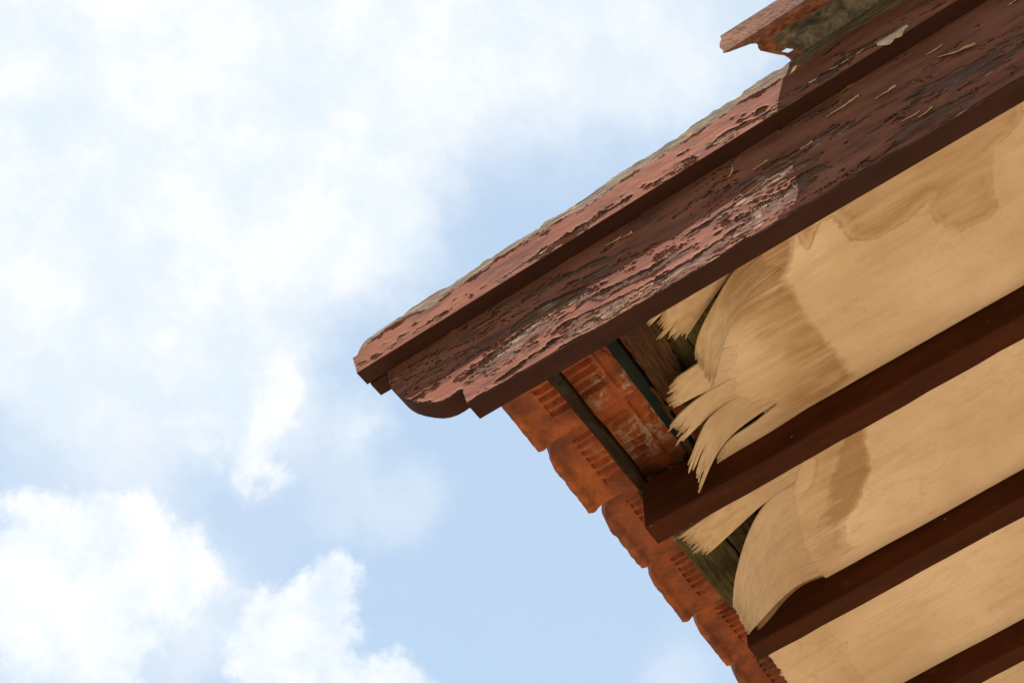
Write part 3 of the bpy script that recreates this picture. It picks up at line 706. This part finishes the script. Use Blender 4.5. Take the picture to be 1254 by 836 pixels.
Z = -.0015
torn_strip(p1, [(905, 316, Z), (862, 338, .004), (822, 366, .008), (784, 404, .012)], [(903, 330, Z), (880, 356, .006), (852, 396, .016), (827, 434, .024)], 1, 24, fray=.24, label='frayed triangle of veneer left under the bargeboard')
torn_strip(p1, [(955, 492, Z), (925, 517, .003), (893, 539, .005), (876, 564, .008)], [(1003, 498, Z), (960, 528, .003), (915, 556, .005), (880, 580, .008)], 6, 15, fray=.10, warp=.2)
torn_strip(p1, [(915, 420, Z), (885, 428, .003), (854, 446, .008), (811, 475, .014)], [(915, 470, Z), (880, 474, .004), (845, 489, .010), (812, 508, .016)], 3, 18, fray=.18)
torn_strip(p1, [(915, 455, Z), (872, 477, .008), (838, 502, .018), (816, 527, .026)], [(916, 492, Z), (878, 503, .008), (855, 522, .020), (829, 548, .030)], 4, 20, fray=.22)
torn_strip(p1, [(912, 480, Z), (882, 500, .010), (861, 525, .028), (836, 588, .055)], [(960, 486, Z), (905, 525, .010), (878, 556, .030), (853, 610, .060)], 5, 16, fray=.34, bulge=.004, label='narrow split tongue of veneer hanging over the rafter')
torn_strip(p1, [(925, 306, Z), (900, 331, .006), (874, 373, .028), (855, 413, .055), (849, 447, .078)], [(958, 330, Z), (920, 360, .008), (895, 400, .030), (882, 440, .060), (872, 486, .090)], 2, 26, fray=.13, bulge=.008, label='pinkish veneer strip curling down out of the soffit')
torn_strip(p2, [(1000, 555, Z), (930, 592, .003), (870, 630, .006), (825, 662, .010)], [(972, 594, Z), (935, 617, .006), (896, 652, .014), (859, 686, .022)], 7, 22, fray=.09, warp=.25, label='triangular veneer strip along the rafter')
torn_strip(p2, [(985, 588, Z), (945, 610, .006), (920, 647, .026), (903, 700, .056), (897, 745, .080)], [(1020, 700, Z), (985, 712, .006), (962, 728, .020), (940, 750, .048), (915, 778, .085)], 8, 30, fray=.05, bulge=.006, warp=.25, label='large curled tongue of veneer bending down past the rafter')
def under(parent, left, right, seed, nf, fray, off, warp=.5):
    sh = lambda P: [(x + off[0] * k / (len(P) - 1), y + off[1] * k / (len(P) - 1), d - .0035) for k, (x, y, d) in enumerate(P)]
    torn_strip(parent, sh(left), sh(right), seed, nf, fray=fray, warp=warp, name='inner_ply', mat='inner_veneer')
under(p2, [(985, 590, 0), (947, 612, .006), (922, 649, .026), (905, 702, .054), (900, 742, .074)], [(1020, 702, 0), (985, 714, .006), (963, 730, .020), (943, 752, .046), (920, 776, .078)], 48, 26, .12, (3, 3), .25)
torn_strip(p3, [(965, 786, Z), (952, 794, .002), (940, 801, .004)], [(1000, 850, Z), (985, 852, .002), (970, 856, .004)], 9, 15, fray=.30, warp=.3)

# ------------------------------------------------------------------ rusted sheet-metal capping at the top
def capping():
    BL = -T2 - .100                                   # plane of the outer lip
    cont = np.array([hit(x, y, 1, BT + .006)[[0, 2]] for x, y in [(970, 74), (1060, 14)]])
    lipb = np.array([hit(x, y, 1, BL)[[0, 2]] for x, y in [(885, 66), (987, 0)]])
    lipt = np.array([hit(x, y, 1, BL - .006)[[0, 2]] for x, y in [(882, 45), (952, 0)]])
    inn = np.array([hit(x, y, 1, BL + .016)[[0, 2]] for x, y in [(912.6, 54), (1011, 0)]])
    def line(P, a): return P[0, 1] + (P[1, 1] - P[0, 1]) / (P[1, 0] - P[0, 0]) * (a - P[0, 0])
    a_end = 1.75; NA = 150
    # cross-section stations from the contact with the trim to the lip and up its outer face; each with its own ragged lower end
    st = []
    for k in range(12):
        u = k / 12
        b = (BT + .014) + (BL + .016 - BT - .014) * u
        arch = .014 * math.sin(math.pi * u) - .012 * (1 - u) ** 3
        st.append((cont[0, 0] + (inn[0, 0] - cont[0, 0]) * u + .006 * math.sin(u * 9.0), b, lambda a, u=u, arch=arch: line(cont, a) * (1 - u) + line(inn, a) * u + arch))
    st.append((lipb[0, 0] + .012, BL + .008, lambda a: (line(inn, a) + line(lipb, a)) / 2 - .001))
    st.append((lipb[0, 0] + .002, BL, lambda a: line(lipb, a)))
    inner_n = len(st)
    for k in range(1, 6):
        u = k / 5
        st.append((lipb[0, 0] + (lipt[0, 0] - lipb[0, 0]) * u + .002 * math.sin(9 * u), BL - .006 * u, lambda a, u=u: line(lipb, a) * (1 - u) + line(lipt, a) * u))
    # sheet turns back over the roof at the top
    for k in range(1, 6):
        u = k / 5
        st.append((lipt[0, 0] + .01 * u, BL - .006 + .016 * u, lambda a, u=u: line(lipt, a) + .004 * math.sin(u * 2.6)))
    V, E = [], []
    ns = len(st)
    for si, (a0, b, cf) in enumerate(st):
        for i in range(NA):
            t = (i / (NA - 1)) ** 1.4
            jag = (float(fbm(np.array([si * .9]), np.array([1.]), 5, 3)[0]) - .5) * .008
            a = a0 + jag * (1 - t) + (a_end - a0) * t
            dent = (fbm(np.array([a * 9]), np.array([si * .12]), 9, 3)[0] - .5) * .003
            V.append((a, b, float(cf(a)) + dent)); E.append(max(0, 1 - (a - a0) / .045) + (.7 if si >= 10 else 0))
    F, M = [], []
    for si in range(ns - 1):
        for i in range(NA - 1):
            am_ = V[si * NA + i][0]
            q = (si * NA + i, si * NA + i + 1, (si + 1) * NA + i + 1, (si + 1) * NA + i)
            if si == 3 and 5 <= i <= 8: continue                       # the rusted-through slit
            F.append(q); M.append(0 if si >= inner_n - 2 else 1)
    o = mesh_obj('metal_capping', V, F, ['rusty_sheet', 'dull_zinc'], house, M, smooth=False, attrs=dict(edge=np.clip(np.array(E), 0, 1.3)))
    m = o.modifiers.new('thickness', 'SOLIDIFY'); m.thickness = .0015; m.offset = 0
    return part_label(o, 'rusty sheet metal capping with ragged end and turned down lip')
capping()

# ------------------------------------------------------------------ house wall under the soffit (below the frame)
wb = RB1 + 4 * RSP - RW - .12
def wall_pts():
    # in world: a vertical wall along the gable, from the ground to just under the rafters
    v = []
    for a, b in [(.55, wb), (A_END, wb), (A_END, wb + .15), (.55, wb + .15)]:
        top = ORI + va * a + vb * b + vc * (-.002)
        v.append((top[0], top[1], 0.0)); v.append(tuple(top))
    inv = ROOF_M.inverted()
    return [tuple(inv @ Vector(p)) for p in v]
mesh_obj('wall', wall_pts(), [(0, 2, 3, 1), (2, 4, 5, 3), (4, 6, 7, 5), (6, 0, 1, 7), (1, 3, 5, 7), (0, 6, 4, 2)], 'plaster', house)
